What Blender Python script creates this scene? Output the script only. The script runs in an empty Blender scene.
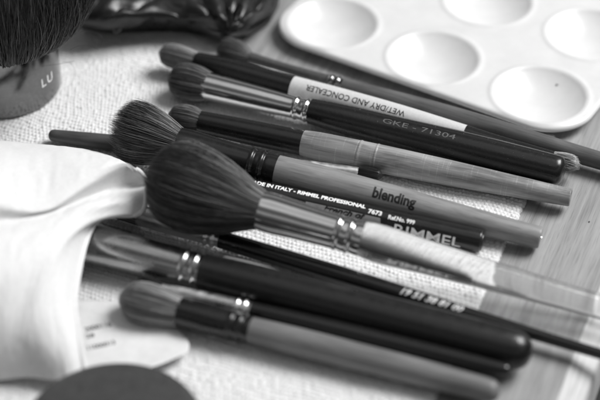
import bpy, bmesh, math, random
import numpy as np
from mathutils import Vector, Matrix, Quaternion
PI = math.pi
MM = 0.001
random.seed(4); rng = np.random.default_rng(4)
sc = bpy.context.scene
C = sc.collection

# ------------------------------------------------------------------ camera
ELEV = math.radians(40.0); DIST = 500.0; HFOV = math.radians(21.2)
cam_d = bpy.data.cameras.new("camera"); cam = bpy.data.objects.new("camera", cam_d); C.objects.link(cam)
CAM = Vector((0, -DIST*math.cos(ELEV), DIST*math.sin(ELEV)))          # millimetres
cam.location = CAM*MM
cam.rotation_euler = (PI/2-ELEV, 0, 0)
cam_d.sensor_width = 36; cam_d.lens = 18/math.tan(HFOV/2)
cam_d.clip_start = 0.01; cam_d.clip_end = 50
cam_d.dof.use_dof = True; cam_d.dof.focus_distance = 0.500; cam_d.dof.aperture_fstop = 7.6
cam_d.dof.aperture_blades = 0
sc.camera = cam
# ------------------------------------------------------------------ light
w = bpy.data.worlds.new("World"); sc.world = w; w.use_nodes = True
nt = w.node_tree; bg = nt.nodes['Background']
tc = nt.nodes.new('ShaderNodeTexCoord'); sp = nt.nodes.new('ShaderNodeSeparateXYZ')
cr = nt.nodes.new('ShaderNodeValToRGB')
nt.links.new(tc.outputs['Generated'], sp.inputs[0]); nt.links.new(sp.outputs[2], cr.inputs[0])
for k_, (p_, v_) in enumerate([(0,.05),(.3,.14),(.52,.60),(.66,.16),(.86,.20),(.95,1.1),(1,.8)]):     # a dim room with a pale ceiling; bright bands added to streak the metal reflections
    e_ = cr.color_ramp.elements[k_] if k_ < 2 else cr.color_ramp.elements.new(p_)
    e_.position = p_; e_.color = (v_, v_, v_, 1)
nt.links.new(cr.outputs[0], bg.inputs[0]); bg.inputs[1].default_value = 0.62
def area(name, loc, target, sx, sy, power):
    d = bpy.data.lights.new(name, 'AREA'); d.shape = 'RECTANGLE'; d.size = sx; d.size_y = sy; d.energy = power
    o = bpy.data.objects.new(name, d); C.objects.link(o); o.location = loc
    o.rotation_euler = (Vector(target)-Vector(loc)).to_track_quat('-Z','Y').to_euler(); return o
area('window_light', (1.05, 0.38, 1.32), (0,0,0), 0.90, 0.90, 43)
sc.view_settings.view_transform = 'Standard'; sc.view_settings.look = 'None'
sc.view_settings.exposure = 0.0; sc.view_settings.gamma = 1

# ------------------------------------------------------------------ measuring helpers (mm)
FPX = 300/math.tan(HFOV/2)
R_ = Vector((1,0,0)); U_ = Vector((0, math.sin(ELEV), math.cos(ELEV))); F_ = Vector((0, math.cos(ELEV), -math.sin(ELEV)))
def P(px, py, z=0.0):
    d = F_*FPX + R_*(px-300) - U_*(py-200)
    return CAM + d*((z-CAM.z)/d.z)
def proj(p):
    q = Vector(p)-CAM; k = FPX/q.dot(F_)
    return 300+q.dot(R_)*k, 200-q.dot(U_)*k, k
# ------------------------------------------------------------------ object helpers
def tag(o, label=None, cat=None, group=None, kind=None):
    if label: o['label'] = label
    if cat: o['category'] = cat
    if group: o['group'] = group
    if kind: o['kind'] = kind
    return o
def empty(name, mtx, label, cat, group=None):
    o = bpy.data.objects.new(name, None); C.objects.link(o); o.empty_display_size = .01
    o.matrix_world = mtx; return tag(o, label, cat, group)
def meshobj(name, V, Fc, mat, parent=None, smooth=True, auto=None):
    """V in millimetres in the parent's local frame"""
    me = bpy.data.meshes.new(name)
    V = np.asarray(V, dtype=np.float32)*MM
    if isinstance(Fc, np.ndarray):
        n = Fc.shape[1]
        me.vertices.add(len(V)); me.vertices.foreach_set('co', V.ravel())
        me.loops.add(Fc.size); me.loops.foreach_set('vertex_index', Fc.astype(np.int32).ravel())
        me.polygons.add(len(Fc)); me.polygons.foreach_set('loop_start', np.arange(0, Fc.size, n, dtype=np.int32))
        me.update(calc_edges=True)
    else:
        me.from_pydata(V.tolist(), [], Fc)
    me.validate()
    if smooth: me.polygons.foreach_set('use_smooth', [True]*len(me.polygons))
    if auto:
        bm = bmesh.new(); bm.from_mesh(me)
        for e in bm.edges:
            if len(e.link_faces) == 2 and e.calc_face_angle(0) > auto: e.smooth = False
        bm.to_mesh(me); bm.free()
    me.materials.append(mat)
    o = bpy.data.objects.new(name, me); C.objects.link(o)
    if parent: o.parent = parent
    return o
def gridfaces(nu, nv):
    i = np.arange(nu-1)[:,None]*nv + np.arange(nv-1)[None,:]
    i = i.ravel(); return np.stack([i, i+nv, i+nv+1, i+1], 1)

# ------------------------------------------------------------------ materials (grey throughout: the photograph is monochrome)
def newmat(name):
    m = bpy.data.materials.new(name); m.use_nodes = True
    return m, m.node_tree, m.node_tree.nodes['Principled BSDF']
def g(v): return (v, v, v, 1)
def noise(nt, scale, detail=4, vec=None, rough=.6, dist=0):
    n = nt.nodes.new('ShaderNodeTexNoise'); n.inputs['Scale'].default_value = scale; n.inputs['Detail'].default_value = detail
    n.inputs['Roughness'].default_value = rough; n.inputs['Distortion'].default_value = dist
    if vec: nt.links.new(vec, n.inputs['Vector'])
    return n
def ramp(nt, src, stops):
    r = nt.nodes.new('ShaderNodeValToRGB'); nt.links.new(src, r.inputs[0])
    e = r.color_ramp.elements
    while len(e) < len(stops): e.new(.5)
    for k, (p, v) in enumerate(stops): e[k].position = p; e[k].color = g(v)
    return r
def mapping(nt, scale=(1,1,1), rot=(0,0,0)):
    t = nt.nodes.new('ShaderNodeTexCoord'); mp = nt.nodes.new('ShaderNodeMapping')
    mp.inputs['Scale'].default_value = scale; mp.inputs['Rotation'].default_value = rot
    nt.links.new(t.outputs['Object'], mp.inputs[0]); return mp.outputs[0]
def bump(nt, src, bsdf, strength, dist):
    b = nt.nodes.new('ShaderNodeBump'); b.inputs['Strength'].default_value = strength; b.inputs['Distance'].default_value = dist
    nt.links.new(src, b.inputs['Height']); nt.links.new(b.outputs[0], bsdf.inputs['Normal']); return b
def paint(name, v, rough=.25, coat=0, spots=0.0, bmp=.0):
    m, nt, b = newmat(name); vec = mapping(nt)
    n = noise(nt, 900, 6, vec); r = ramp(nt, n.outputs[0], [(.25, v*.8), (.75, v*1.25)])
    src = r.outputs[0]
    if spots:
        n2 = noise(nt, 1100, 3, vec); r2 = ramp(nt, n2.outputs[0], [(.685, 0), (.74, 1)])
        mx = nt.nodes.new('ShaderNodeMix'); mx.data_type = 'RGBA'
        nt.links.new(r2.outputs[0], mx.inputs[0]); nt.links.new(src, mx.inputs[6]); mx.inputs[7].default_value = g(spots)
        src = mx.outputs[2]
    nt.links.new(src, b.inputs['Base Color'])
    n3 = noise(nt, 350, 5, vec); r3 = ramp(nt, n3.outputs[0], [(.3, rough*.8), (.7, min(1, rough*1.35))])
    nt.links.new(r3.outputs[0], b.inputs['Roughness'])
    b.inputs['Coat Weight'].default_value = coat; b.inputs['Coat Roughness'].default_value = .08
    if bmp: bump(nt, noise(nt, 1200, 4, vec).outputs[0], b, bmp, .0002)
    return m
def metal(name, v, rough=.16, streak=.35):
    m, nt, b = newmat(name); b.inputs['Metallic'].default_value = 1
    vec = mapping(nt, (30, 1200, 1200)); n = noise(nt, 1, 4, vec)
    r = ramp(nt, n.outputs[0], [(.3, v*(1-streak)), (.7, v)]); nt.links.new(r.outputs[0], b.inputs['Base Color'])
    v2 = mapping(nt); n2 = noise(nt, 260, 6, v2); r2 = ramp(nt, n2.outputs[0], [(.3, rough*.6), (.75, rough*1.7)])
    nt.links.new(r2.outputs[0], b.inputs['Roughness'])
    bump(nt, n2.outputs[0], b, .12, .0003)
    return m
def wood(name, dark, light, along='x', s=1.0, rough=.5, rot=0, cracks=False, coat=0):
    m, nt, b = newmat(name)
    sc3 = (22*s, 900*s, 900*s) if along == 'x' else (520*s, 14*s, 520*s)
    vec = mapping(nt, sc3, (0,0,rot)); n = noise(nt, 1, 7, vec, .68, .6)
    sc4 = (60*s, 260*s, 260*s) if along == 'x' else (150*s, 9*s, 150*s)
    n2 = noise(nt, 1, 3, mapping(nt, sc4, (0,0,rot)), .5, .8)
    mul = nt.nodes.new('ShaderNodeMath'); mul.operation = 'MULTIPLY_ADD'
    nt.links.new(n2.outputs[0], mul.inputs[0]); mul.inputs[1].default_value = .6; 
    ml = nt.nodes.new('ShaderNodeMath'); ml.operation = 'MULTIPLY'; nt.links.new(n.outputs[0], ml.inputs[0]); ml.inputs[1].default_value = .5
    nt.links.new(ml.outputs[0], mul.inputs[2])
    r = ramp(nt, mul.outputs[0], [(.40, dark), (.52, (dark+light)/2), (.66, light)])
    src = r.outputs[0]
    # fine dark pores
    n5 = noise(nt, 1, 2, mapping(nt, (90*s, 2400*s, 2400*s) if along == 'x' else (1500*s, 55*s, 1500*s), (0,0,rot)), .5)
    r5 = ramp(nt, n5.outputs[0], [(.32, .66), (.46, 1)])
    mx = nt.nodes.new('ShaderNodeMix'); mx.data_type = 'RGBA'; mx.blend_type = 'MULTIPLY'; mx.inputs[0].default_value = .8
    nt.links.new(src, mx.inputs[6]); nt.links.new(r5.outputs[0], mx.inputs[7]); src = mx.outputs[2]
    if cracks:   # crosswise scratches and crazed lacquer
        n3 = noise(nt, 1, 3, mapping(nt, (1900, 90, 90)), .6, .3); r3 = ramp(nt, n3.outputs[0], [(.60, 1), (.68, 1.55), (.74, .7)])
        mx2 = nt.nodes.new('ShaderNodeMix'); mx2.data_type = 'RGBA'; mx2.blend_type = 'MULTIPLY'; mx2.inputs[0].default_value = .9
        nt.links.new(src, mx2.inputs[6]); nt.links.new(r3.outputs[0], mx2.inputs[7]); src = mx2.outputs[2]
    nt.links.new(src, b.inputs['Base Color']); b.inputs['Roughness'].default_value = rough
    b.inputs['Coat Weight'].default_value = coat; b.inputs['Coat Roughness'].default_value = .2
    bump(nt, n.outputs[0], b, .35, .00015)
    return m
def hairmat(name, v, var=.5, rough=.42, tipv=None):
    m, nt, b = newmat(name)
    a = nt.nodes.new('ShaderNodeAttribute'); a.attribute_name = 'strand'
    r = ramp(nt, a.outputs['Fac'], [(0, v*(1-var)), (.6, v), (.85, v*(1+1.2*var)), (1, v*(1+4.5*var))])
    src = r.outputs[0]
    nt.links.new(src, b.inputs['Base Color']); b.inputs['Roughness'].default_value = rough
    b.inputs['Specular IOR Level'].default_value = .45
    return m
def flat(name, v, rough=.5):
    m, nt, b = newmat(name); n = noise(nt, 1500, 3, mapping(nt)); r = ramp(nt, n.outputs[0], [(.3, v*.9), (.7, min(1, v*1.05))])
    nt.links.new(r.outputs[0], b.inputs['Base Color']); b.inputs['Roughness'].default_value = rough; return m

M = dict(
    black=paint('black_lacquer', .010, .22, .15, spots=0), blackspot=paint('worn_black_lacquer', .011, .24, .2, spots=.14, bmp=.25),
    mattblack=paint('matt_black_plastic', .009, .30, .08, bmp=.1), blackfer=paint('black_ferrule', .009, .24, .1),
    chrome=metal('chrome_ferrule', .75, .09, .2), dullchrome=metal('worn_nickel_ferrule', .50, .22),
    gunmetal=metal('dark_nickel', .22, .16, .15), whitefer=metal('bright_aluminium', .9, .35, .1),
    woodD=wood('crazed_wood', .13, .36, cracks=True, rough=.42), woodE=wood('beech_wood', .19, .28, s=1.3, rough=.4, coat=.15),
    woodA=wood('brown_wood', .06, .13, rough=.5), woodJ=wood('grey_brown_wood', .10, .19, rough=.45, s=.8), woodL=wood('dark_stained_wood', .035, .09, rough=.5),
    white=flat('white_print_band', .62, .4), label=flat('silver_grey_label', .27, .35),
    ink=flat('white_ink', .97, .5), inkdark=flat('black_ink', .01, .5), inkgrey=flat('pale_grey_ink', .14, .5),
    inkfaint=flat('faded_grey_ink', .7, .6),
)

# ------------------------------------------------------------------ lathe along local +X
def lathe(prof, seg=56, fy=1.0, fz=1.0, cap0=True, cap1=True):
    prof = np.array(prof, float); n = len(prof); th = np.arange(seg)*2*PI/seg
    V = np.zeros((n, seg, 3)); V[:,:,0] = prof[:,0,None]
    V[:,:,1] = prof[:,1,None]*np.cos(th)*fy; V[:,:,2] = prof[:,1,None]*np.sin(th)*fz
    F = []
    for i in range(n-1):
        for j in range(seg):
            k = (j+1) % seg; F.append((i*seg+j, i*seg+k, (i+1)*seg+k, (i+1)*seg+j))
    V = V.reshape(-1,3).tolist()
    if cap0: F.append(tuple(reversed(range(seg)))[::-1][::-1])
    if cap1: F.append(tuple(range((n-1)*seg, n*seg)))
    return V, F
def smoothprof(pts, n=8):
    """monotone-ish interpolation of (s, r) points"""
    s = np.array([p[0] for p in pts]); r = np.array([p[1] for p in pts])
    if len(pts) < 3: ss = np.linspace(s[0], s[-1], 12); return list(zip(ss, np.interp(ss, s, r)))
    m = np.gradient(r, s); out = []
    for i in range(len(s)-1):
        h = s[i+1]-s[i]
        for t in np.linspace(0, 1, n, endpoint=(i == len(s)-2)):
            h00 = 2*t**3-3*t**2+1; h10 = t**3-2*t**2+t; h01 = -2*t**3+3*t**2; h11 = t**3-t**2
            out.append((s[i]+h*t, h00*r[i]+h10*h*m[i]+h01*r[i+1]+h11*h*m[i+1]))
    return out
def rounded(prof, end0=None, end1=None):
    """round the ends of a profile: end = rounding length in mm"""
    out = list(prof)
    def rr(p, e, sgn):
        s, r = p; q = []
        for a in np.linspace(0, PI/2, 8)[1:]:
            q.append((s + sgn*e*math.sin(a), max(.02, r - min(e, r)*(1-math.cos(a)))))
        return q
    if end1: s, r = out[-1]; out[-1] = (s-end1, r); out = [p for p in out if p[0] <= s-end1+1e-6]; out += rr((s-end1, r), end1, 1)
    if end0: s, r = out[0]; out[0] = (s+end0, r); out = [p for p in out if p[0] >= s+end0-1e-6]; out = list(reversed(rr((s+end0, r), end0, -1))) + out
    return out
def crimp(prof, spots, depth=.35, wid=.55):
    """bead rings pressed out of a ferrule at the given s"""
    s = np.array([p[0] for p in prof]); r = np.array([p[1] for p in prof])
    ss = np.unique(np.concatenate([s]+[c+np.linspace(-wid*2, wid*2, 17) for c in spots]))
    ss = ss[(ss >= s[0]) & (ss <= s[-1])]; rr = np.interp(ss, s, r)
    for c in spots: rr = rr + depth*np.exp(-((ss-c)/wid)**2) - depth*.6*np.exp(-((ss-c-wid*1.7)/wid/.7)**2)
    return list(zip(ss, rr))

# ------------------------------------------------------------------ bristles
def bristles(name, parent, mat, s0, s1, Rf, n, hr=.06, fz=1.0, cut=.3, cutp=2.0, wild=.02, conv=0., core=.9, stray=0, K=8, bias=.35, lenvar=0., lean=(0,0)):
    """hairs rooted at local x=s0 and reaching to x=s1 (xs = direction along the axis); Rf(t) envelope radius, t 0..1"""
    L = abs(s1-s0); d = 1 if s1 > s0 else -1
    u = rng.random(n)**bias; th = rng.random(n)*2*PI
    S = 1 - cut*u**cutp + rng.normal(0, wild, n); S = S*(1-lenvar*rng.random(n)**1.5); S = np.clip(S, .3, 1.06)
    nst = stray
    t = np.linspace(0, 1, K)[None,:]*S[:,None]
    env = Rf(t)
    bend = rng.normal(0, wild*1.2, (n,2)); 
    ph = th + .03*np.sin(th*9+2)+.02*np.sin(th*23)+rng.normal(0,.012,n)
    wob = wild*.5*np.sin(t*9+rng.random(n)[:,None]*6)
    r = (u[:,None]*env)*(1+wob)
    if nst: 
        k = rng.choice(n, nst, replace=False); r[k] *= 1+.25*t[k]**2*rng.random((nst,1)); 
    sw = rng.normal(0, .035+wild, n)[:,None]*t**1.5; phx = ph[:,None]+sw
    y = r*np.cos(phx) + bend[:,0,None]*env*t**2
    z = (r*np.sin(phx) + bend[:,1,None]*env*t**2)*fz
    y = y + lean[0]*t**1.6; z = z + lean[1]*t**1.6
    x = s0 + d*L*t
    P0 = np.stack([x,y,z], -1)                      # n,K,3
    rad = hr*(1-.75*np.linspace(0,1,K)**3)[None,:]*rng.uniform(.6,1.4,(n,1))
    a3 = np.arange(3)*2*PI/3
    rd = np.stack([-np.sin(ph), np.cos(ph)],-1); rr = np.stack([np.cos(ph), np.sin(ph)],-1)
    off = np.zeros((n,K,3,3))
    for q in range(3):
        off[:,:,q,1] = rad*(np.cos(a3[q])*rr[:,0]+np.sin(a3[q])*rd[:,0])[:,None]
        off[:,:,q,2] = rad*(np.cos(a3[q])*rr[:,1]+np.sin(a3[q])*rd[:,1])[:,None]
    V = (P0[:,:,None,:]+off).reshape(-1,3)
    b = (np.arange(n)*K*3)[:,None,None] + (np.arange(K-1)*3)[None,:,None]
    q = np.arange(3)[None,None,:]; q2 = (q+1)%3
    F = np.stack([b+q, b+q2, b+q2+3, b+q+3], -1).reshape(-1,4)
    strand = np.repeat(rng.random(n), K*3)
    # dense inner mass
    tt = np.linspace(0, 1-cut*core**cutp, 14); tt = np.concatenate([tt, (1-cut*np.linspace(core,0,10)[1:]**cutp)])
    rc = core*Rf(tt); 
    tail = 9; rc[-tail:] = Rf(tt[-tail:])*np.linspace(core,0.01,10)[1:]
    tt = tt*.985*(1-.55*lenvar)
    seg = 40; th2 = np.arange(seg)*2*PI/seg; nb = len(tt)
    Vc = np.zeros((nb,seg,3)); Vc[:,:,0] = (s0+d*L*tt)[:,None]; Vc[:,:,1] = rc[:,None]*np.cos(th2); Vc[:,:,2] = rc[:,None]*np.sin(th2)*fz
    Vc[:,:,1] += (lean[0]*tt**1.6)[:,None]; Vc[:,:,2] += (lean[1]*tt**1.6)[:,None]
    i = (np.arange(nb-1)*seg)[:,None]; j = np.arange(seg)[None,:]; j2 = (j+1)%seg
    Fc = np.stack([i+j, i+j2, i+seg+j2, i+seg+j], -1).reshape(-1,4) + len(V)
    V = np.concatenate([V, Vc.reshape(-1,3)]); F = np.concatenate([F, Fc]); strand = np.concatenate([strand, np.full(nb*seg, .15)])
    o = meshobj(name, V, F, mat, parent)
    at = o.data.attributes.new('strand', 'FLOAT', 'POINT'); 
    if len(o.data.vertices) == len(strand): at.data.foreach_set('value', strand.astype(np.float32))
    return o
def envelope(pts):
    s = [p[0] for p in pts]; r = [p[1] for p in pts]
    sp_ = smoothprof(pts, 10); xs = np.array([p[0] for p in sp_]); ys = np.array([p[1] for p in sp_])
    return lambda t: np.interp(t, xs, ys)

# ------------------------------------------------------------------ writing
def textmesh(txt, size, bold=0., shear=0., spacing=1., align='CENTER'):
    cu = bpy.data.curves.new('t', 'FONT'); cu.body = txt; cu.size = size; cu.align_x = align; cu.align_y = 'CENTER'
    cu.offset = bold; cu.shear = shear; cu.space_character = spacing; cu.resolution_u = 3
    o = bpy.data.objects.new('t', cu); C.objects.link(o); bpy.context.view_layer.update()
    me = bpy.data.meshes.new_from_object(o.evaluated_get(bpy.context.evaluated_depsgraph_get()))
    bpy.data.objects.remove(o); bpy.data.curves.remove(cu)
    bm = bmesh.new(); bm.from_mesh(me); bpy.data.meshes.remove(me); return bm

ALL = []
class Brush:
    def __init__(s, name, label, A, B, cat='makeup brush', group='makeup brushes lying on the white cloth'):
        s.p0 = P(*A); s.p1 = P(*B); s.d = (s.p1-s.p0).normalized()
        up = Vector((0,0,1)); y = up.cross(s.d).normalized(); z = s.d.cross(y)
        m = Matrix((s.d, y, z)).transposed().to_4x4(); m.translation = s.p0*MM; s.m = m
        s.root = empty(name, m, label, cat, group)
        v = (CAM-(s.p0+s.p1)/2); v = v - s.d*v.dot(s.d); v.normalize()
        s.phi = math.atan2(v.dot(z), v.dot(y))          # angle of the side turned up to the eye
        s.name = name; s.env = []; ALL.append(s)
    def s(s, px):
        lo, hi = -200., 400.
        for _ in range(50):
            mid = (lo+hi)/2
            if proj(s.p0+s.d*mid)[0] < px: lo = mid
            else: hi = mid
        return lo
    def r(s, px, w): return w/2/proj(s.p0+s.d*s.s(px))[2]
    def prof(s, pts): return [(s.s(px), s.r(px, w)) for px, w in pts]
    def part(s, name, mat, pts, end0=None, end1=None, crimps=None, n=8, fz=1, parent=None, auto=.6, smooth=True):
        pr = smoothprof(s.prof(pts), n) if smooth else s.prof(pts)
        s.env += pr
        if end0 or end1: pr = rounded(pr, end0, end1)
        if crimps: pr = crimp(pr, [s.s(c) for c in crimps])
        s.last = pr
        V, F = lathe(pr, fz=fz)
        return meshobj(name, V, F, mat, parent or s.root, auto=auto)
    def hair(s, mat, root, tip, pts, n, **k):
        """pts: (px, width) of the head's outline"""
        s0, s1 = s.s(root), s.s(tip)
        e = [(abs(s.s(px)-s0)/abs(s1-s0), s.r(px, w)) for px, w in pts]; e.sort()
        s.env += [(s.s(px), s.r(px,w)) for px, w in pts]
        up = k.pop('up', 0); a = s.phi + s.sgn*PI/2
        return bristles('bristles', s.root, mat, s0, s1, envelope(e), n, lean=(up*math.cos(a), up*math.sin(a)), **k)
    def text(s, txt, px, dy, size_px, mat, parent, rp, flip=False, bold=0., shear=0., spacing=1., name='lettering', span=None, off=.03):
        """dy: offset on the picture from the axis (px, + = down); rp: profile carrying the writing"""
        k = proj(s.p0+s.d*s.s(px))[2]
        bm = textmesh(txt, size_px/k, bold/k, shear, spacing)
        xs = [v.co.x for v in bm.verts]; wd = max(xs)-min(xs)
        if span: f = span/k*1.0/wd
        else: f = 1
        h = size_px/k
        for i in range(-6, 7):
            bmesh.ops.bisect_plane(bm, geom=bm.verts[:]+bm.edges[:]+bm.faces[:], plane_co=(0, i*h/9, 0), plane_no=(0,1,0))
        ps = np.array([p[0] for p in rp]); pr = np.array([p[1] for p in rp])
        sx = s.s(px); r0 = float(np.interp(sx, ps, pr)); 
        a0 = -math.asin(max(-.97, min(.97, dy/k/r0)))
        for v in bm.verts:
            x, y = v.co.x*f, v.co.y
            if flip: x, y = -x, -y
            xx = sx + x; rr = float(np.interp(xx, ps, pr)) + off
            # local angle: phi faces the eye; picture-up corresponds to increasing local z away from the eye
            a = s.phi + s.sgn*(a0 + y/r0)
            v.co = Vector((xx, rr*math.cos(a), rr*math.sin(a)))*MM
        me = bpy.data.meshes.new(name); bm.to_mesh(me); bm.free(); me.materials.append(mat)
        o = bpy.data.objects.new(name, me); C.objects.link(o); o.parent = parent; return o
    @property
    def sgn(s):
        # does increasing the angle move up in the picture?
        m3 = s.m.to_3x3()
        a = m3 @ Vector((0, math.cos(s.phi), math.sin(s.phi))); b = m3 @ Vector((0, math.cos(s.phi+.2), math.sin(s.phi+.2)))
        return 1 if proj(s.p0+b*5)[1] < proj(s.p0+a*5)[1] else -1

# ================================================================== SETTING
# board frame: a runs along the far edge of the cloth (right and towards us), b runs down the right edges
O_ = P(557,134,0); bdir = (P(425,425,0)-O_).normalized(); adir = Vector((-bdir.y, bdir.x, 0))     # a = to the right
if adir.x < 0: adir = -adir
def AB(a, b, z=0): return O_ + adir*a + bdir*b + Vector((0,0,z))
def toAB(p): q = Vector(p)-O_; return q.dot(adir), q.dot(bdir)
BANG = math.atan2(bdir.y, bdir.x)

# floor far below the board
fm, fnt, fb = newmat('dark_floor'); fb.inputs['Base Color'].default_value = g(.012); fb.inputs['Roughness'].default_value = .6
n = noise(fnt, 30, 4, mapping(fnt)); r = ramp(fnt, n.outputs[0], [(.3,.009),(.7,.016)]); fnt.links.new(r.outputs[0], fb.inputs['Base Color'])
S = 3000
tag(meshobj('floor', [(-S,-S,-300),(S,-S,-300),(S,S,-300),(-S,S,-300)], [(0,1,2,3)], fm, smooth=False), kind='structure')

# wooden board with a broad rounded edge
ea, _ = toAB(P(588,318,0))
bmW = wood('board_oak', .215, .345, along='y', s=1.7, rough=.55)
root = empty('wooden_board', Matrix.Translation(O_*MM) @ Matrix.Rotation(BANG+PI/2, 4, 'Z'), 'pale wooden board with fine straight grain lying under the white cloth and the brushes', 'board')
# local frame: +Y = -b (away), +X = a (right)
inv = root.matrix_world.to_3x3().inverted()
la = inv @ adir; 
sx = 1 if la.x > 0 else -1
V = []; F = []
edge = [(ea-0, 0), (ea+2.0,-.25), (ea+4.2,-1.1), (ea+6.0,-2.8), (ea+7.0,-5.2), (ea+7.3,-9), (ea+7.3,-20)]
b0, b1 = -420, 330
nb = 60
xs = [-420] + list(np.linspace(-100, ea-4, 20)) 
row = [(x, 0) for x in xs] + edge[:1]
for j in range(nb):
    bb = b0 + (b1-b0)*j/(nb-1)
    for (x, z) in row: V.append((sx*x, -bb, z))
m_ = len(row)
F = [(j*m_+i, j*m_+i+1, (j+1)*m_+i+1, (j+1)*m_+i) for j in range(nb-1) for i in range(m_-1)]
meshobj('board_top', V, F, bmW, root)
knot = wood('board_side', .3, .45, along='y', s=.6, rough=.5)
band = [(ea,.02), (ea+.25,-.05), (ea+6.2,-1.5), (ea+6.9,-2.0), (ea+7.3,-3.2), (ea+7.3,-20)]
V, F = [], []
for j in range(nb):
    bb = b0 + (b1-b0)*j/(nb-1)
    for (x, z) in band: V.append((sx*x, -bb, z))
F = [(j*6+i, j*6+i+1, (j+1)*6+i+1, (j+1)*6+i) for j in range(nb-1) for i in range(5)]
meshobj('edge_band', V, F, wood('pale_edge', .36, .52, along='y', s=1.2, rough=.5), root, auto=.5)  # edge strip in a paler wood tone than the board top
x0 = -420
Vb = [(sx*x0,-b0,-20),(sx*(ea+7.3),-b0,-20),(sx*(ea+7.3),-b1,-20),(sx*x0,-b1,-20),(sx*x0,-b0,0),(sx*x0,-b1,0),(sx*(ea),-b1,0),(sx*(ea+7.3),-b1,-3)]
meshobj('board_underside', Vb, [(0,1,2,3),(0,3,5,4),(3,2,7,6,5)], knot, root, smooth=False)
d1 = P(589,222,0); a_, b_ = toAB(d1)
kk = [(sx*(a_+.28*math.cos(t)), -(b_)+.45*math.sin(t)*(1+.4*math.cos(t)), .06) for t in np.arange(12)*PI/6]
# a tiny knot beyond the handle ends
meshobj('knot', kk, [tuple(range(12))], flat('knot_dark', .05, .6), root, smooth=False)

# ------------------------------------------------------------------ woven cloth
def vnoise(x, y, seed=0):
    xi = np.floor(x).astype(int); yi = np.floor(y).astype(int); fx = x-xi; fy = y-yi
    fx = fx*fx*(3-2*fx); fy = fy*fy*(3-2*fy)
    def h(a, b):
        v = np.sin(a*127.1+b*311.7+seed*74.7)*43758.5453; return v-np.floor(v)
    return (h(xi,yi)*(1-fx)+h(xi+1,yi)*fx)*(1-fy)+(h(xi,yi+1)*(1-fx)+h(xi+1,yi+1)*fx)*fy
CLOTH_T = 1.3
top_px = [(557,133.5),(530,130),(500,124),(380,96),(300,76),(252,56),(240,36),(215,-10),(190,-60)]
tops = sorted([toAB(P(x,y,CLOTH_T)) for x,y in top_px]); ta = np.array([p[0] for p in tops]); tb = np.array([p[1] for p in tops])
A0 = toAB(P(-60,200,0))[0]-30
na, nbb = 760, 1080
a = np.linspace(A0, 0, na)
bt = np.interp(a, ta, tb)
bt[a < ta[0]] = tb[0]
bmax = 215.0
jj = np.linspace(0,1,nbb)
Agr = np.repeat(a[:,None], nbb, 1); Bgr = bt[:,None] + (bmax-bt[:,None])*jj[None,:]
edge_wave = .35*(vnoise(Bgr*.25, Bgr*0, 3)-.5) + .5*(vnoise(Bgr*1.3, Bgr*0, 4)-.5)
Ax = Agr + edge_wave*np.clip(1+Agr/4, 0, 1)
pw = 1.32
wa = Ax + .9*(vnoise(Ax*.12, Bgr*.12, 1)-.5)*2; wb = Bgr + .9*(vnoise(Ax*.12+9, Bgr*.12+5, 2)-.5)*2
ua, ub = wa/pw, wb/(pw*1.15)
ca, cb = np.floor(ua+ .5*(np.floor(ub)%2)), np.floor(ub)
fa = ua+.5*(cb%2)-ca-.5; fb_ = ub-cb-.5
cell = vnoise(ca*1.0, cb*1.0, 7)
hgt = np.clip(1-(fa*2)**2*.95, 0, 1)*np.clip(1-(fb_*2)**2*.95, 0, 1)
hgt = np.sqrt(hgt)*(.38+.62*cell)
Z = CLOTH_T - .62 + .74*hgt + .10*(vnoise(Ax*4, Bgr*4, 8)-.5) + .30*(vnoise(Ax*.09, Bgr*.09, 11)-.3)
dist_edge = np.minimum(-Agr, (Bgr-bt[:,None])); fall = np.clip(dist_edge/.9, 0, 1); Z = Z*np.sqrt(fall)+.02
V = np.stack([O_.x+adir.x*Ax+bdir.x*Bgr, O_.y+adir.y*Ax+bdir.y*Bgr, Z], -1).reshape(-1,3)
cm, cnt, cb_ = newmat('woven_white_cotton')
n1 = noise(cnt, 2600, 3, mapping(cnt)); r1 = ramp(cnt, n1.outputs[0], [(.3,.60),(.7,.84)])
cnt.links.new(r1.outputs[0], cb_.inputs['Base Color']); cb_.inputs['Roughness'].default_value = .9
cb_.inputs['Sheen Weight'].default_value = .2; bump(cnt, n1.outputs[0], cb_, .5, .0002)
o = meshobj('woven_cloth', V - np.array([O_.x, O_.y, 0]), gridfaces(na, nbb), cm); o.location = (O_.x*MM, O_.y*MM, 0)
if o.data.polygons[0].normal.z < 0: o.data.flip_normals()
tag(o, 'white coarsely woven cotton cloth spread over the board beneath the brushes', 'cloth')

# ------------------------------------------------------------------ paint palette
PZ = 5.4
c11 = P(540,94,PZ); c01 = P(433,58,PZ); c00 = P(333,23,PZ)
ud = (c11-c00).normalized(); vd = Vector((-ud.y, ud.x, 0))
pu = (c11-c00).length/2; q = P(575,29,PZ)-c11; pv = q.dot(vd)
WR = .5*92/proj(c11)[2]
PTH = math.atan2(ud.y, ud.x)
cols, rows = 3, 4
mu, mv = 17.8, 15.7
Lx, Ly = 2*pu+2*mu, (rows-1)*pv+2*mv
root = empty('paint_palette', Matrix.Translation(Vector((c11.x,c11.y,0))*MM) @ Matrix.Rotation(PTH,4,'Z'), 'white moulded plastic paint palette with round hollow wells, at the far right', 'palette')
cx, cy = -pu, (rows-1)*pv/2
N = 300; Mv = 300
uu = np.linspace(-1,1,N); vv = np.linspace(-1,1,Mv); U, Vv = np.meshgrid(uu, vv, indexing='ij')
X = U*Lx/2; Y = Vv*Ly/2
cr_ = 15.0
t = np.maximum(abs(U), abs(Vv)); tt = np.where(t<1e-6, 1, t)
bx, by = abs(X/tt), abs(Y/tt)     # point on the rectangle's border
ex, ey = Lx/2-cr_, Ly/2-cr_
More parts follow.
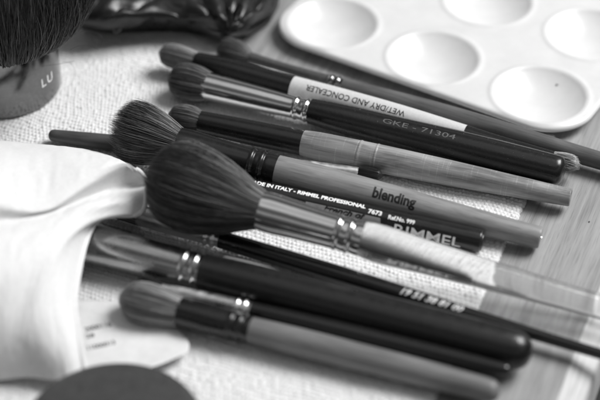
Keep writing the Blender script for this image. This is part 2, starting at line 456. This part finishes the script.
# pull corner border points in along the ray to the rounded corner
def rayhit(bx, by):
    k = np.ones_like(bx)
    lo = np.full_like(bx, .5); hi = np.ones_like(bx)
    for _ in range(30):
        mid = (lo+hi)/2; x = bx*mid; y = by*mid
        ins = ~((x>ex)&(y>ey)&(((x-ex)**2+(y-ey)**2)>cr_**2))
        lo = np.where(ins, mid, lo); hi = np.where(ins, hi, mid)
    return np.where(lo>.9999, 1, lo)
kf = rayhit(bx, by); f = 1+(kf-1)*t**6
X, Y = X*f+cx, Y*f+cy
Zp = np.full_like(X, PZ)
for i in range(cols):
    for j in range(rows):
        d = np.hypot(X+i*pu, Y-j*pv)
        q = np.clip(d/WR, 0, 1.4)
        dep = 4.9*np.clip(1-q**2.1, 0, 1)
        lip = .35*np.exp(-((d-WR-1.0)/.9)**2)
        k = 1/(1+np.exp((d-WR)/.22))
        Zp = Zp - dep*k - .45*k*0 + lip
V = np.stack([X,Y,Zp],-1).reshape(-1,3); F = gridfaces(N, Mv).tolist()
loop = [i*Mv for i in range(N)] + [(N-1)*Mv+j for j in range(1,Mv)] + [i*Mv+Mv-1 for i in range(N-2,-1,-1)] + [j for j in range(Mv-2,0,-1)]
V = V.tolist(); prev = loop
cen = np.array([cx,cy])
LP = np.array([V[i] for i in loop]); nrm = np.roll(LP,-1,0)-np.roll(LP,1,0); nn = np.stack([nrm[:,1],-nrm[:,0]],1); nn /= np.linalg.norm(nn,axis=1)[:,None]
for (o_, dz) in [(.5,-.08),(.95,-.3),(1.3,-.65),(1.5,-1.1),(1.5,-1.7),(1.2,-2.0),(-3.5,-2.3),(-5.0,-PZ+CLOTH_T+.1)]:
    ring = []
    for i,(p,n2) in enumerate(zip(LP, nn)):
        V.append([p[0]+n2[0]*o_, p[1]+n2[1]*o_, PZ+dz]); ring.append(len(V)-1)
    for i in range(len(ring)):
        k = (i+1)%len(ring); F.append((prev[i], ring[i], ring[k], prev[k]))
    prev = ring
pm, pnt, pb = newmat('white_moulded_plastic')
n1 = noise(pnt, 120, 5, mapping(pnt)); r1 = ramp(pnt, n1.outputs[0], [(.3,.66),(.7,.72)]); pnt.links.new(r1.outputs[0], pb.inputs['Base Color'])
pb.inputs['Roughness'].default_value = .28; pb.inputs['Subsurface Weight'].default_value = .15; pb.inputs['Subsurface Radius'].default_value = (.002,)*3
bump(pnt, noise(pnt, 500, 4, mapping(pnt)).outputs[0], pb, .06, .0004)
o = meshobj('palette_body', V, F, pm, root, auto=1.0)
# a speck of dried paint in the near well
p_ = root.matrix_world.inverted() @ (P(557,86,2.4)*MM)/MM
dd = math.hypot(p_.x, p_.y); pz = PZ-4.9*(1-(dd/WR)**2.1)
meshobj('paint_speck', [(p_.x+.5*math.cos(t)*(1+.3*math.sin(3*t)), p_.y+.5*math.sin(t), pz+.12+.05*math.cos(t)) for t in np.arange(14)*PI/7], [tuple(range(14))], flat('dried_grey_paint',.25,.6), root)

# ================================================================== BRUSHES
H = dict(dark=hairmat('dark_bristle',.03,.6), grey=hairmat('grey_bristle',.27,.45), mid=hairmat('mid_dark_bristle',.13,.6),
         soft=hairmat('soft_charcoal_bristle',.07,.9,.5), kab=hairmat('black_bristle',.05,.97,.33), pale=hairmat('pale_bristle',.42,.4), esalt=hairmat('salted_bristle',.075,.95,.35))

# A thin brown brush by the palette
b = Brush('makeup_brush', 'thin brown wooden brush lying farthest back along the palette edge', (250,57.5,5.3), (640,172.5,4.5))
b.part('ferrule', paint('brown_ferrule', .075, .35), [(246,12),(270,10),(335,12)], crimps=[329,336])
b.part('collar', M['gunmetal'], [(328,12.6),(343,12.8)], crimps=[332,338])
b.part('handle', M['woodA'], [(343,13),(400,19),(470,22),(560,19),(640,17)], end1=3)
b.hair(H['mid'], 250, 217, [(250,12),(244,21),(234,28),(225,26),(217,14)], 2200, cut=.18, wild=.012, hr=.05)

# B double ended brush
b = Brush('makeup_brush', 'double ended brush with white printed band and fluffy tip at both ends', (196,62,7.9), (558,160,6.4))
b.part('ferrule', M['blackfer'], [(193,19),(200,21),(293,25)], end0=.3)
h = b.part('handle', M['white'], [(293,25),(340,26),(400,25),(465,20)]); rp = b.last
b.text('WET/DRY AND CONCEALER', 357, -5.0, 9.0, M['inkdark'], h, rp, flip=True, spacing=1.0, span=106, bold=.12)
b.part('tip_ferrule', M['blackfer'], [(465,20),(500,17),(553,15)])
b.hair(H['grey'], 198, 159, [(198,19),(188,23),(176,25),(166,22),(159,12)], 2400, cut=.15, wild=.012, hr=.05)
s0, s1 = b.s(551), b.s(580)
e = envelope([(0,b.r(552,14)),(.35,b.r(560,17)),(.7,b.r(570,19)),(1,b.r(580,15))])
bristles('tip_bristles', b.root, H['pale'], s0, s1, e, 520, hr=.09, cut=.28, wild=.05, core=.72)

# C chrome ferrule, black handle
b = Brush('makeup_brush', 'black lacquered brush with long chrome ferrule, faint numbers and small round grey head', (207,86,7.5), (563,172,8.5))
b.part('ferrule', M['chrome'], [(206,29),(235,27.5),(270,25),(296,22.5),(313,22.5)], crimps=[297,307])
h = b.part('handle', M['blackspot'], [(311,26),(330,28.5),(400,31),(480,33),(564,31)], end1=2.6); rp = b.last
b.text('GKE - 71304', 420, -8, 8.0, M['inkgrey'], h, rp, span=76)
b.hair(H['mid'], 209, 169, [(209,29),(200,35),(189,37),(178,33),(169,20)], 3800, cut=.16, wild=.012, hr=.055)

# D black ferrule, crazed wooden handle
b = Brush('makeup_brush', 'brush with black ferrule and scratched pale wooden handle below the black lacquered one', (200,122,7.2), (572,198,5.0))
b.part('ferrule', M['blackfer'], [(198,23),(240,25),(303,26)], end0=.3)
b.part('handle', M['woodD'], [(303,26),(312,27.5),(350,28.5),(420,27.5),(500,23),(571,18)], end1=.5, crimps=None)
b.part('joint_ring', M['woodD'], [(358,28.9),(359.5,29.6),(361,28.9),(375,28.6),(376.5,29.3),(378,28.4)])
b.hair(H['mid'], 202, 168, [(202,22),(193,28),(183,29),(175,25),(168,14)], 2600, cut=.15, wild=.012, hr=.05)

# L little brush lying the other way round
b = Brush('makeup_brush', 'small dark wooden brush pointing the other way, with a tiny black tip', (50,135,3.8), (384,175.5,5.0))
b.part('handle', M['woodL'], [(49,12),(70,13.5),(120,16.5),(200,16),(275,13)], end0=1.6)
b.part('ferrule', M['whitefer'], [(275,13),(310,12),(345,11),(357,11)])
b.part('rim', M['whitefer'], [(355.5,10.5),(358.6,10.5)], smooth=False)
b.hair(H['dark'], 357, 383, [(357,10),(366,13),(375,12.5),(383,9)], 900, cut=.18, wild=.02, hr=.05)

# E fluffy head, black ferrule, wooden handle printed 'blending'
b = Brush('makeup_brush', 'wooden handled brush printed blending, with black ferrule and flared bushy head', (185,146.5,13.3), (541,238,4.6))
b.part('ferrule', M['blackfer'], [(172,35),(185,36),(220,33),(262,31),(277,31)], crimps=[252,262])
h = b.part('handle', M['woodE'], [(276,30.5),(300,32),(360,31),(430,28),(500,24),(541,22.5)], end1=.6); rp = b.last
b.text('blending', 395, -2.5, 15, M['inkdark'], h, rp, span=44, bold=.55)
b.part('end_glint', M['whitefer'], [(540.4,4),(541.8,3)], smooth=False)  # small bright disc standing in for a highlight on the handle end
b.hair(H['esalt'], 180, 111, [(180,34),(168,46),(152,58),(137,63),(123,60),(109,44)], 5200, cut=.22, cutp=2.6, wild=.03, hr=.065, stray=120, bias=.35, lenvar=.16, core=.80, up=1.0)

# F black pencil
b = Brush('cosmetic_pencil', 'black pencil with white lettering RIMMEL near its end and a grey printed panel', (240,187.5,8.8), (481,241.5,5.5), cat='pencil', group=None)
h = b.part('barrel', M['black'], [(240,23),(300,23.5),(400,24),(482,24)], end0=.8, end1=.7, smooth=False); rp = b.last
k0, k1 = b.s(309), b.s(383)
V = []; F = []; ns = 30; 
rr = b.r(350,23.7)+.04
for i in range(ns+1):
    for j in range(13):
        a_ = b.phi + b.sgn*(-.95+1.02*j/12); x = k0+(k1-k0)*i/ns + (.5-j/12)*.8
        V.append((x, rr*math.cos(a_), rr*math.sin(a_)))
pan = meshobj('printed_panel', V, gridfaces(ns+1, 13), M['label'], b.root)
b.text('MADE IN ITALY - RIMMEL PROFESSIONAL', 306, -8.2, 6.6, M['ink'], h, rp, bold=.25, span=122, off=.07)
b.text('7673', 375.5, -5.0, 6.4, M['ink'], h, rp, bold=.25, span=14, off=.07)
b.text('Ref.No. 999', 402, -3.6, 6.0, M['ink'], h, rp, bold=.2, span=27, off=.07)
b.text('French of', 345, 1.5, 9, M['inkdark'], pan, rp, bold=.3, shear=.4, span=44, off=.08)
b.text('RIMMEL', 429, 6.8, 14.5, M['ink'], h, rp, bold=.12, span=68, off=.07)
b.part('end_disc', M['mattblack'], [(481.2,19),(483,18)], smooth=False)

# G big powder brush with clear acrylic handle
gm, gnt, gb = newmat('clear_acrylic'); gb.inputs['Base Color'].default_value = g(.97); gb.inputs['Roughness'].default_value = .09
gb.inputs['Transmission Weight'].default_value = 1; gb.inputs['IOR'].default_value = 1.46
bump(gnt, noise(gnt, 1, 3, mapping(gnt, (900,60,60))).outputs[0], gb, .18, .0004)
b = Brush('makeup_brush', 'big round charcoal powder brush with chrome ferrule and clear acrylic handle', (255,208.5,19), (640,318,4.8))
b.part('ferrule', M['chrome'], [(251,37),(262,40),(300,38),(335,36),(362,36)], crimps=[338,350])
b.part('handle', gm, [(362,36),(370,38),(420,35.5),(500,30),(640,24)], end1=2)
b.hair(H['soft'], 262, 146, [(262,38),(249,50),(232,68),(214,81),(195,88),(178,87),(163,76),(153,56),(147,32)], 12000, cut=.10, cutp=3, wild=.026, hr=.075, bias=.3, core=.88, K=12, lenvar=.14, stray=250, up=1.6)

# H thin black brush with script lettering
b = Brush('makeup_brush', 'thin black handled brush with pale script letters, reaching off the right side', (222,240,5.2), (640,366,4.1))
b.part('ferrule', M['whitefer'], [(140,21),(160,21),(195,19),(221,17.5)], crimps=[207,214])
h = b.part('handle', M['black'], [(221,18),(300,19.5),(400,18),(480,14),(540,12),(640,11)], end1=1.5); rp = b.last
b.text('19 51 38 81 00', 431, -3, 10, M['inkfaint'], h, rp, bold=.35, shear=.35, span=66)
b.hair(H['grey'], 142, 104, [(142,21),(130,21),(115,19),(104,12)], 1500, cut=.15, wild=.015, hr=.06)

# S clear spoolie
b = Brush('spoolie_brush', 'small mascara wand with black spiral tip and clear tapered handle', (90,227,7.0), (338,290,8.6), cat='mascara wand', group=None)
b.part('wire', M['chrome'], [(90,2.6),(222,2.8)], smooth=False)
sm, snt, sb = newmat('clear_plastic_wand'); sb.inputs['Base Color'].default_value = g(.8); sb.inputs['Roughness'].default_value = .12; sb.inputs['Transmission Weight'].default_value = .75
b.part('handle', sm, [(222,11),(250,12.5),(290,9),(337,2)], end0=1)
s0, s1 = b.s(90), b.s(143); nsp = 1100; V = []; F = []
for i in range(nsp):
    tt_ = i/nsp; th = tt_*2*PI*26 ; x = s0+(s1-s0)*tt_; rr = b.r(110, 15 - 4*tt_)*(.9+.2*rng.random())
    for sgn in (0, PI):
        c, s_ = math.cos(th+sgn), math.sin(th+sgn); k = len(V); w_ = .07
        V += [(x-w_,0,0),(x+w_,0,0),(x+w_*.4+.1,rr*c,rr*s_),(x-w_*.4+.1,rr*c,rr*s_),(x,-w_*s_,w_*c),(x+.1,rr*c-w_*.4*s_,rr*s_+w_*.4*c)]
        F += [(k,k+1,k+2,k+3),(k+4,k,k+3,k+5),(k+1,k+4,k+5,k+2)]
meshobj('spiral_bristles', V, F, flat('black_nylon',.01,.4), b.root, smooth=False)

# I thick black brush
b = Brush('makeup_brush', 'thickest matt black handled brush with wide nickel ferrule and rounded end', (205,272,8.2), (530,354,7.4))
b.part('ferrule', M['dullchrome'], [(66,44),(100,42),(160,38),(204,35)], crimps=[186,197])
b.part('handle', M['mattblack'], [(203,37),(230,38.5),(300,41.5),(400,43.5),(480,43),(532,41)], end1=5.2)
b.hair(H['grey'], 68, 28, [(68,44),(50,50),(28,40)], 1500, cut=.15, wild=.015, hr=.07)

# K slim brush with bright ferrule
b = Brush('makeup_brush', 'slim black handled brush with bright silver ferrule between the thick one and the wooden one', (162,288,5.8), (510,371,8.0))
b.part('ferrule', M['whitefer'], [(161,10),(200,13),(240,15),(253,15.5)], crimps=[238,245.5], end0=.5)
b.part('handle', M['black'], [(252,16),(300,18),(400,18),(470,16),(511,13)], end1=2)
b.hair(H['dark'], 163, 136, [(163,9.5),(152,13),(142,12),(136,7)], 900, cut=.15, wild=.015, hr=.06)

# J nearest brush
b = Brush('makeup_brush', 'nearest brush with soft grey head, black ferrule and grey brown wooden handle', (180,312,7.0), (500,393,5.3))
b.part('ferrule', M['blackfer'], [(177,30),(200,31),(236,28),(251,27)], crimps=[232,241])
b.part('handle', M['woodJ'], [(250,26.5),(280,28),(360,28.5),(440,27),(500,24)], end1=3)
b.hair(H['grey'], 182, 120, [(182,29),(165,38),(150,42),(135,40),(120,26)], 3800, cut=.16, wild=.015, hr=.06)

# ================================================================== kabuki brush standing on the cloth
KC = P(4,86,CLOTH_T); kk = proj(KC)[2]; KR = 57.5/kk
root = empty('kabuki_brush', Matrix.Translation(KC*MM), 'large black powder brush standing upright on a dark metal base marked LU', 'makeup brush')
Rx = Matrix.Rotation(-PI/2, 4, 'Y')       # lathe axis X -> Z
def upl(prof, **k):
    V, F = lathe(prof, seg=96, **k); return [(-z, y, x) for x, y, z in V], F
FH = 50/ (proj(KC)[2]*math.cos(ELEV)) 
V, F = upl([(0,KR-1.2),(.25,KR-.5),(.9,KR-.1),(1.6,KR),(FH*.5,KR),(FH-.6,KR),(FH-.15,KR-.2),(FH,KR-.6),(FH-.5,KR-1.2)])
ko = meshobj('ferrule', V, F, M['gunmetal'], root, auto=.9)
emp = bpy.data.objects.new('tmp', None)
kb = bristles('bristles', root, H['kab'], FH-1, FH+46, envelope([(0,KR-1.3),(.05,KR+2.5),(.10,KR+7),(.18,KR+10.5),(.35,KR+14.5),(.65,KR+17),(1,KR+17)]), 30000, hr=.10, cut=.25, cutp=2.2, wild=.065, stray=500, K=10, bias=.3, core=.82, lenvar=.6)
co = np.empty(len(kb.data.vertices)*3, np.float32); kb.data.vertices.foreach_get('co', co); co = co.reshape(-1,3)
co = np.stack([-co[:,2], co[:,1], co[:,0]], 1); kb.data.vertices.foreach_set('co', np.ascontiguousarray(co).ravel()); kb.data.update()
# loose hairs
def strand_mesh(name, pts, r, mat, parent):
    V, F = [], []; pts = [Vector(p) for p in pts]
    for i, p in enumerate(pts):
        t = (pts[min(i+1,len(pts)-1)]-pts[max(i-1,0)]).normalized(); n = t.orthogonal().normalized(); m2 = t.cross(n)
        for q in range(4): V.append(p + (n*math.cos(q*PI/2)+m2*math.sin(q*PI/2))*r)
    for i in range(len(pts)-1):
        for q in range(4): F.append((i*4+q, i*4+(q+1)%4, i*4+4+(q+1)%4, i*4+4+q))
    return meshobj(name, V, F, mat, parent)
def bez(p, q, r, n=16): return [p*(1-t)**2+q*2*t*(1-t)+r*t*t for t in np.linspace(0,1,n)]
for pts in ([(62,62,20),(78,60,12),(74,80,4)],[(70,50,26),(85,40,24),(99,50,18)],[(42,66,22),(62,64,18),(74,61,16)],[(80,32,30),(95,28,30),(103,38,24)]):
    w3 = [P(*p)-KC for p in pts]; strand_mesh('stray_hair', bez(*w3), .05, M['mattblack'], root)
# writing round the base
bm = textmesh('LU', 4.7, .05, 0, 1.25, 'LEFT')
a0 = math.atan2(-math.sqrt(1-((48.5-4)/57.5)**2), (48.5-4)/57.5)
for v in bm.verts:
    x, y = v.co.x, v.co.y; a_ = a0 + x/KR; rr = KR+.06
    v.co = Vector((rr*math.cos(a_), rr*math.sin(a_), 6.0+y+FH*.16))*MM
me = bpy.data.meshes.new('lettering'); bm.to_mesh(me); bm.free(); me.materials.append(M['ink'])
lo = bpy.data.objects.new('lettering', me); C.objects.link(lo); lo.parent = ko

# ================================================================== control-net surfaces
def net_surface(net, nu, nv, z_is=True):
    G = np.array([[list(P(*p)) for p in row] for row in net]); R0, C0 = G.shape[:2]
    def cr1(Pn, n):
        m = len(Pn); pad = np.concatenate([[2*Pn[0]-Pn[1]], Pn, [2*Pn[-1]-Pn[-2]]]); out = []
        for t in np.linspace(0, m-1, n):
            i = min(int(t), m-2); f = t-i; a,b_,c,d = pad[i],pad[i+1],pad[i+2],pad[i+3]
            out.append(.5*(2*b_+(c-a)*f+(2*a-5*b_+4*c-d)*f*f+(3*b_-a-3*c+d)*f**3))
        return np.array(out)
    G1 = cr1(G, nu); G2 = np.stack([cr1(G1[i], nv) for i in range(nu)])
    return G2
def thick(o, t, off=-1):
    s = o.modifiers.new('thickness','SOLIDIFY'); s.thickness = t*MM; s.offset = off; return o
# tissue
net = [
 [(-100,131,1.8),(-40,136,9),(0,140,10),(50,145,12),(90,150,12),(114,157,12),(130,165,13)],
 [(-100,150,4),(-40,152,27),(0,155,27),(50,158,26),(90,159,26),(118,161,24),(134,168,20)],
 [(-100,190,4),(-40,190,33),(0,200,31),(46,206,27),(87,184,26),(124,166,24),(141,173,19.5)],
 [(-100,225,4),(-40,224,27),(0,222,27),(45,211.5,25),(90,196,19.5),(125,186,15.5),(148,185,15.5)],
 [(-100,240,4),(-40,240,30),(0,240,29),(42,224,26.5),(84,206,24),(120,200,21),(146,196,17)],
 [(-100,275,4),(-40,275,28),(0,275,27.5),(35,250,27),(72,225,24.5),(104,214,21),(139,214,16)],
 [(-100,318,1.8),(-40,318,20),(0,315,20.5),(28,288,23),(52,262,24.5),(74,240,21.5),(95,223,16)],
 [(-100,352,1.8),(-40,350,13),(0,346,13.5),(22,328,17),(42,312,19),(62,300,18),(76,292,14)],
 [(-100,370,1.8),(-40,368,7.5),(0,366,8),(24,356,10.5),(46,350,12.5),(66,345,12.5),(79,338,10)],
 [(-100,386,1.8),(-40,384,2.2),(0,380,3),(26,378,4),(48,380,5),(68,381,5),(86,378,3.5)],
]
G2 = net_surface(net, 150, 130)
i_, j_ = np.meshgrid(np.arange(150)/150, np.arange(130)/130, indexing='ij')
G2[:,:,2] += (0.1*np.sin(j_*19+i_*3)*np.clip((i_-.55)*3,0,1) + .2*(vnoise(i_*7, j_*9, 21)-.5)*2 + .25*(vnoise(i_*30, j_*40, 22)-.5))*np.minimum(1,(1-j_)*6)
tm, tnt, tb_ = newmat('white_tissue_cotton'); n1 = noise(tnt, 900, 4, mapping(tnt)); r1 = ramp(tnt, n1.outputs[0], [(.3,.70),(.7,.76)])
tnt.links.new(r1.outputs[0], tb_.inputs['Base Color']); tb_.inputs['Roughness'].default_value = .85
tb_.inputs['Subsurface Weight'].default_value = .25; tb_.inputs['Subsurface Radius'].default_value = (.004,)*3
bump(tnt, n1.outputs[0], tb_, .3, .0002)
c0 = P(20,260,0); o = meshobj('tissue', G2.reshape(-1,3)-np.array(c0), gridfaces(150,130), tm); o.location = c0*MM
thick(o, .9); tag(o, 'crumpled white tissue folded over the ends of the brushes at the left', 'tissue')
tissue = o
def tube(name, pts, r, mat, parent): return strand_mesh(name, pts, r, mat, parent)
# seam: thicker hem along the free border
Gw = G2 - np.array(c0)
hem = [Vector(p) for p in Gw[22:147:3, -1]]
V, F = [], []; n = Vector((0,0,1))
for i, p in enumerate(hem):
    t = (hem[min(i+1,len(hem)-1)]-hem[max(i-1,0)]).normalized(); n = (n - t*n.dot(t)).normalized(); m2 = t.cross(n)
    for q in range(10): V.append(p+(n*math.cos(q*PI/5)+m2*math.sin(q*PI/5))*.75)
for i in range(len(hem)-1):
    for q in range(10): F.append((i*10+q, i*10+(q+1)%10, i*10+10+(q+1)%10, i*10+10+q))
meshobj('hem', V, F, tm, tissue)

# paper slip with small print
net = [[(62,300,2.6),(100,300,2.8),(140,304,2.4),(168,318,2.4)],
       [(66,330,2.6),(105,332,3.0),(150,334,3.2),(182,333,3.0)],
       [(72,362,2.8),(110,361,3.8),(155,354,4.2),(189,344,3.8)],
       [(76,384,2.6),(115,378,5.5),(156,366,6.0),(188,352,4.6)]]
G2 = net_surface(net, 40, 50); G2[:,:,2] += .5*(vnoise(np.arange(40)[:,None]/9+np.zeros((40,50)), np.arange(50)[None,:]/8+np.zeros((40,50)), 31)-.5)
c0 = P(130,340,0); ppm, ppnt, ppb = newmat('thin_white_paper'); ppb.inputs['Base Color'].default_value = g(.66); ppb.inputs['Roughness'].default_value = .4
n1 = noise(ppnt, 300, 3, mapping(ppnt)); r1 = ramp(ppnt, n1.outputs[0], [(.3,.70),(.7,.78)]); ppnt.links.new(r1.outputs[0], ppb.inputs['Base Color'])
slip = meshobj('paper_slip', G2.reshape(-1,3)-np.array(c0), gridfaces(40,50), ppm); slip.location = c0*MM
if slip.data.polygons[0].normal.z < 0: slip.data.flip_normals()
thick(slip, .15); tag(slip, 'curled white paper slip with two rows of small print beside the tissue', 'paper')
from mathutils.bvhtree import BVHTree
bv = BVHTree.FromPolygons([v.co for v in slip.data.vertices], [p.vertices for p in slip.data.polygons])
for txt, (x, y), sz, wpx in (('2000116', (98,327), 7.5, 27), ('28', (90,336), 6, 9), ('11000013', (101,346), 7, 28)):
    k = proj(P(x,y,3))[2]; bm = textmesh(txt, sz/k, .15/k); xs_ = [v.co.x for v in bm.verts]; f = wpx/k/(max(xs_)-min(xs_))
    for i in range(-12, 13): bmesh.ops.bisect_plane(bm, geom=bm.verts[:]+bm.edges[:]+bm.faces[:], plane_co=(i*1.0/f*.5,0,0), plane_no=(1,0,0))
    e1 = (P(x+20,y-4,3)-P(x,y,3)).normalized(); e2 = Vector((-e1.y, e1.x, 0)); c = P(x,y,3)-c0
    for v in bm.verts:
        q = c + e1*v.co.x*f + e2*v.co.y*1.3
        hit = bv.ray_cast(Vector((q.x*MM, q.y*MM, .1)), Vector((0,0,-1)))
        zz = hit[0].z/MM if hit[0] is not None else 4
        v.co = Vector((q.x, q.y, zz+.08))*MM
    me = bpy.data.meshes.new('print'); bm.to_mesh(me); bm.free(); me.materials.append(flat('faded_print',.16,.7))
    lo = bpy.data.objects.new('print', me); C.objects.link(lo); lo.parent = slip

# dark round compact nearest the eye
CZ = 13.0; cc = P(112,427,CZ); kc = proj(cc)[2]; rad = 93/kc
root = empty('compact', Matrix.Translation(Vector((cc.x,cc.y,CLOTH_T))*MM), 'dark round closed compact cut off by the bottom edge', 'compact')
hh = CZ-CLOTH_T
V, F = upl([(0,rad-1.5),(.3,rad-.6),(1,rad-.1),(hh*.42,rad),(hh*.45,rad-.25),(hh*.5,rad-.25)]); meshobj('base', V, F, M['mattblack'], root, auto=.7)
V, F = upl([(hh*.5,rad-.1),(hh*.54,rad),(hh-1.6,rad),(hh-.8,rad-.3),(hh-.25,rad-1.0),(hh,rad-2.2),(hh+.25,rad*.6),(hh+.35,.05)])
meshobj('lid', V, F, paint('charcoal_lid', .045, .42), root, auto=.9)

# ------------------------------------------------------------------ black glossy pouch
net = [[(84,29,1.5),(110,33,1.5),(135,32,1.5),(165,31,1.5),(195,33,1.5),(224,39,1.5),(248,33,1.5),(268,23,1.5),(275,12,1.5)],
       [(80,22,9),(108,22,11),(135,22,8),(165,22,7),(195,24,8),(222,27,12),(246,23,11),(268,14,7),(278,4,4)],
       [(76,10,18),(104,8,20),(132,10,17),(165,12,14),(196,13,14),(222,13,17),(246,9,17),(270,2,12),(280,-8,6)],
       [(74,-8,24),(104,-10,25),(132,-6,23),(165,-2,20),(196,-2,20),(222,-4,22),(248,-10,20),(272,-18,14),(282,-26,6)],
       [(72,-34,24),(104,-36,26),(132,-34,25),(165,-32,24),(196,-32,24),(222,-34,23),(248,-38,20),(272,-44,12),(284,-50,4)],
       [(72,-70,10),(104,-70,12),(132,-70,12),(165,-70,12),(196,-70,12),(222,-70,12),(248,-70,10),(272,-70,5),(284,-70,1.5)]]
G2 = net_surface(net, 150, 260)
ii, jj2 = np.meshgrid(np.linspace(0,1,150), np.linspace(0,1,260), indexing='ij')
dx, dy = (jj2-.66)*3.2, (ii-.25)*1.3
ang = np.arctan2(dy, dx); rr_ = np.hypot(dx, dy)
fold = np.abs(np.sin(ang*7+.7*vnoise(ii*4,jj2*5,41)))**.7*np.clip(rr_*2.2,0,1)*1.9
crk = np.abs(vnoise(ii*7+jj2*5, jj2*11-ii*4, 42)-.5)*2
G2[:,:,2] += (fold - 1.6 + 2.2*(crk-.4))*np.clip(ii*7,0,1)*np.clip((1-jj2)*8,0,1)
G2[:,:,2] = np.maximum(G2[:,:,2]*.72, 1.2)
c0 = P(180,10,0); bgm, bgnt, bgb = newmat('black_glossy_vinyl'); bgb.inputs['Base Color'].default_value = g(.008); bgb.inputs['Roughness'].default_value = .3
n1 = noise(bgnt, 90, 5, mapping(bgnt), .6, .5); bump(bgnt, n1.outputs[0], bgb, .3, .0015); r1 = ramp(bgnt, n1.outputs[0], [(.3,.24),(.7,.44)]); bgnt.links.new(r1.outputs[0], bgb.inputs['Roughness'])
o = meshobj('cosmetic_pouch', G2.reshape(-1,3)-np.array(c0), gridfaces(150,260), bgm); o.location = c0*MM
if sum(p.normal.z for p in list(o.data.polygons)[:20000:50]) < 0: o.data.flip_normals()
pouch = tag(o, 'black glossy crumpled pouch lying behind the brushes beside the large upright one', 'pouch')
# zip puller glinting at its near corner and a strap crease
def ring_mesh(name, c, ux, uy, ra, rb, r, mat, parent, n=28):
    pts = [c+ux*ra*math.cos(t)+uy*rb*math.sin(t) for t in np.linspace(0, 2*PI, n)]
    return strand_mesh(name, pts, r, mat, parent)
c = P(118,27,8)-c0; ring_mesh('zip_puller', c, Vector((.5,.1,.8)).normalized(), Vector((.8,-.4,-.3)).normalized(), 2.3, 1.1, .45, M['gunmetal'], pouch)
def strap(pts, wdt, name):
    V, F = [], []
    P3 = [P(*p)-c0 for p in pts]; P3 = bez(*P3, n=20)
    for i, p in enumerate(P3):
        t = (P3[min(i+1,19)]-P3[max(i-1,0)]).normalized(); s_ = t.cross(F_).normalized(); 
        for k_, (a_, h_) in enumerate([(-1,0),(-.6,.5),(0,.7),(.6,.5),(1,0)]): V.append(p+s_*wdt*a_-F_*h_)
    return meshobj(name, V, gridfaces(20,5), bgm, pouch)
strap([(226,34,8),(232,18,15),(241,4,19)], 1.0, 'strap'); strap([(229,8,18),(231,17,16),(229,28,11)], .9, 'strap')

# ------------------------------------------------------------------ clearance report
import itertools
def closest(b1, b2):
    best = (9e9,)
    e1 = sorted(b1.env); e2 = sorted(b2.env); 
    s1 = np.linspace(e1[0][0], e1[-1][0], 120); s2 = np.linspace(e2[0][0], e2[-1][0], 120)
    r1 = np.interp(s1, [e[0] for e in e1],[e[1] for e in e1]); r2 = np.interp(s2, [e[0] for e in e2],[e[1] for e in e2])
    p1 = np.array(b1.p0)[None]+s1[:,None]*np.array(b1.d); p2 = np.array(b2.p0)[None]+s2[:,None]*np.array(b2.d)
    D = np.linalg.norm(p1[:,None]-p2[None],axis=2)-r1[:,None]-r2[None]; k = np.unravel_index(D.argmin(), D.shape)
    return D.min(), proj(Vector(p1[k[0]]))[:2]
if __name__ == '__main__' and 0:
    pass
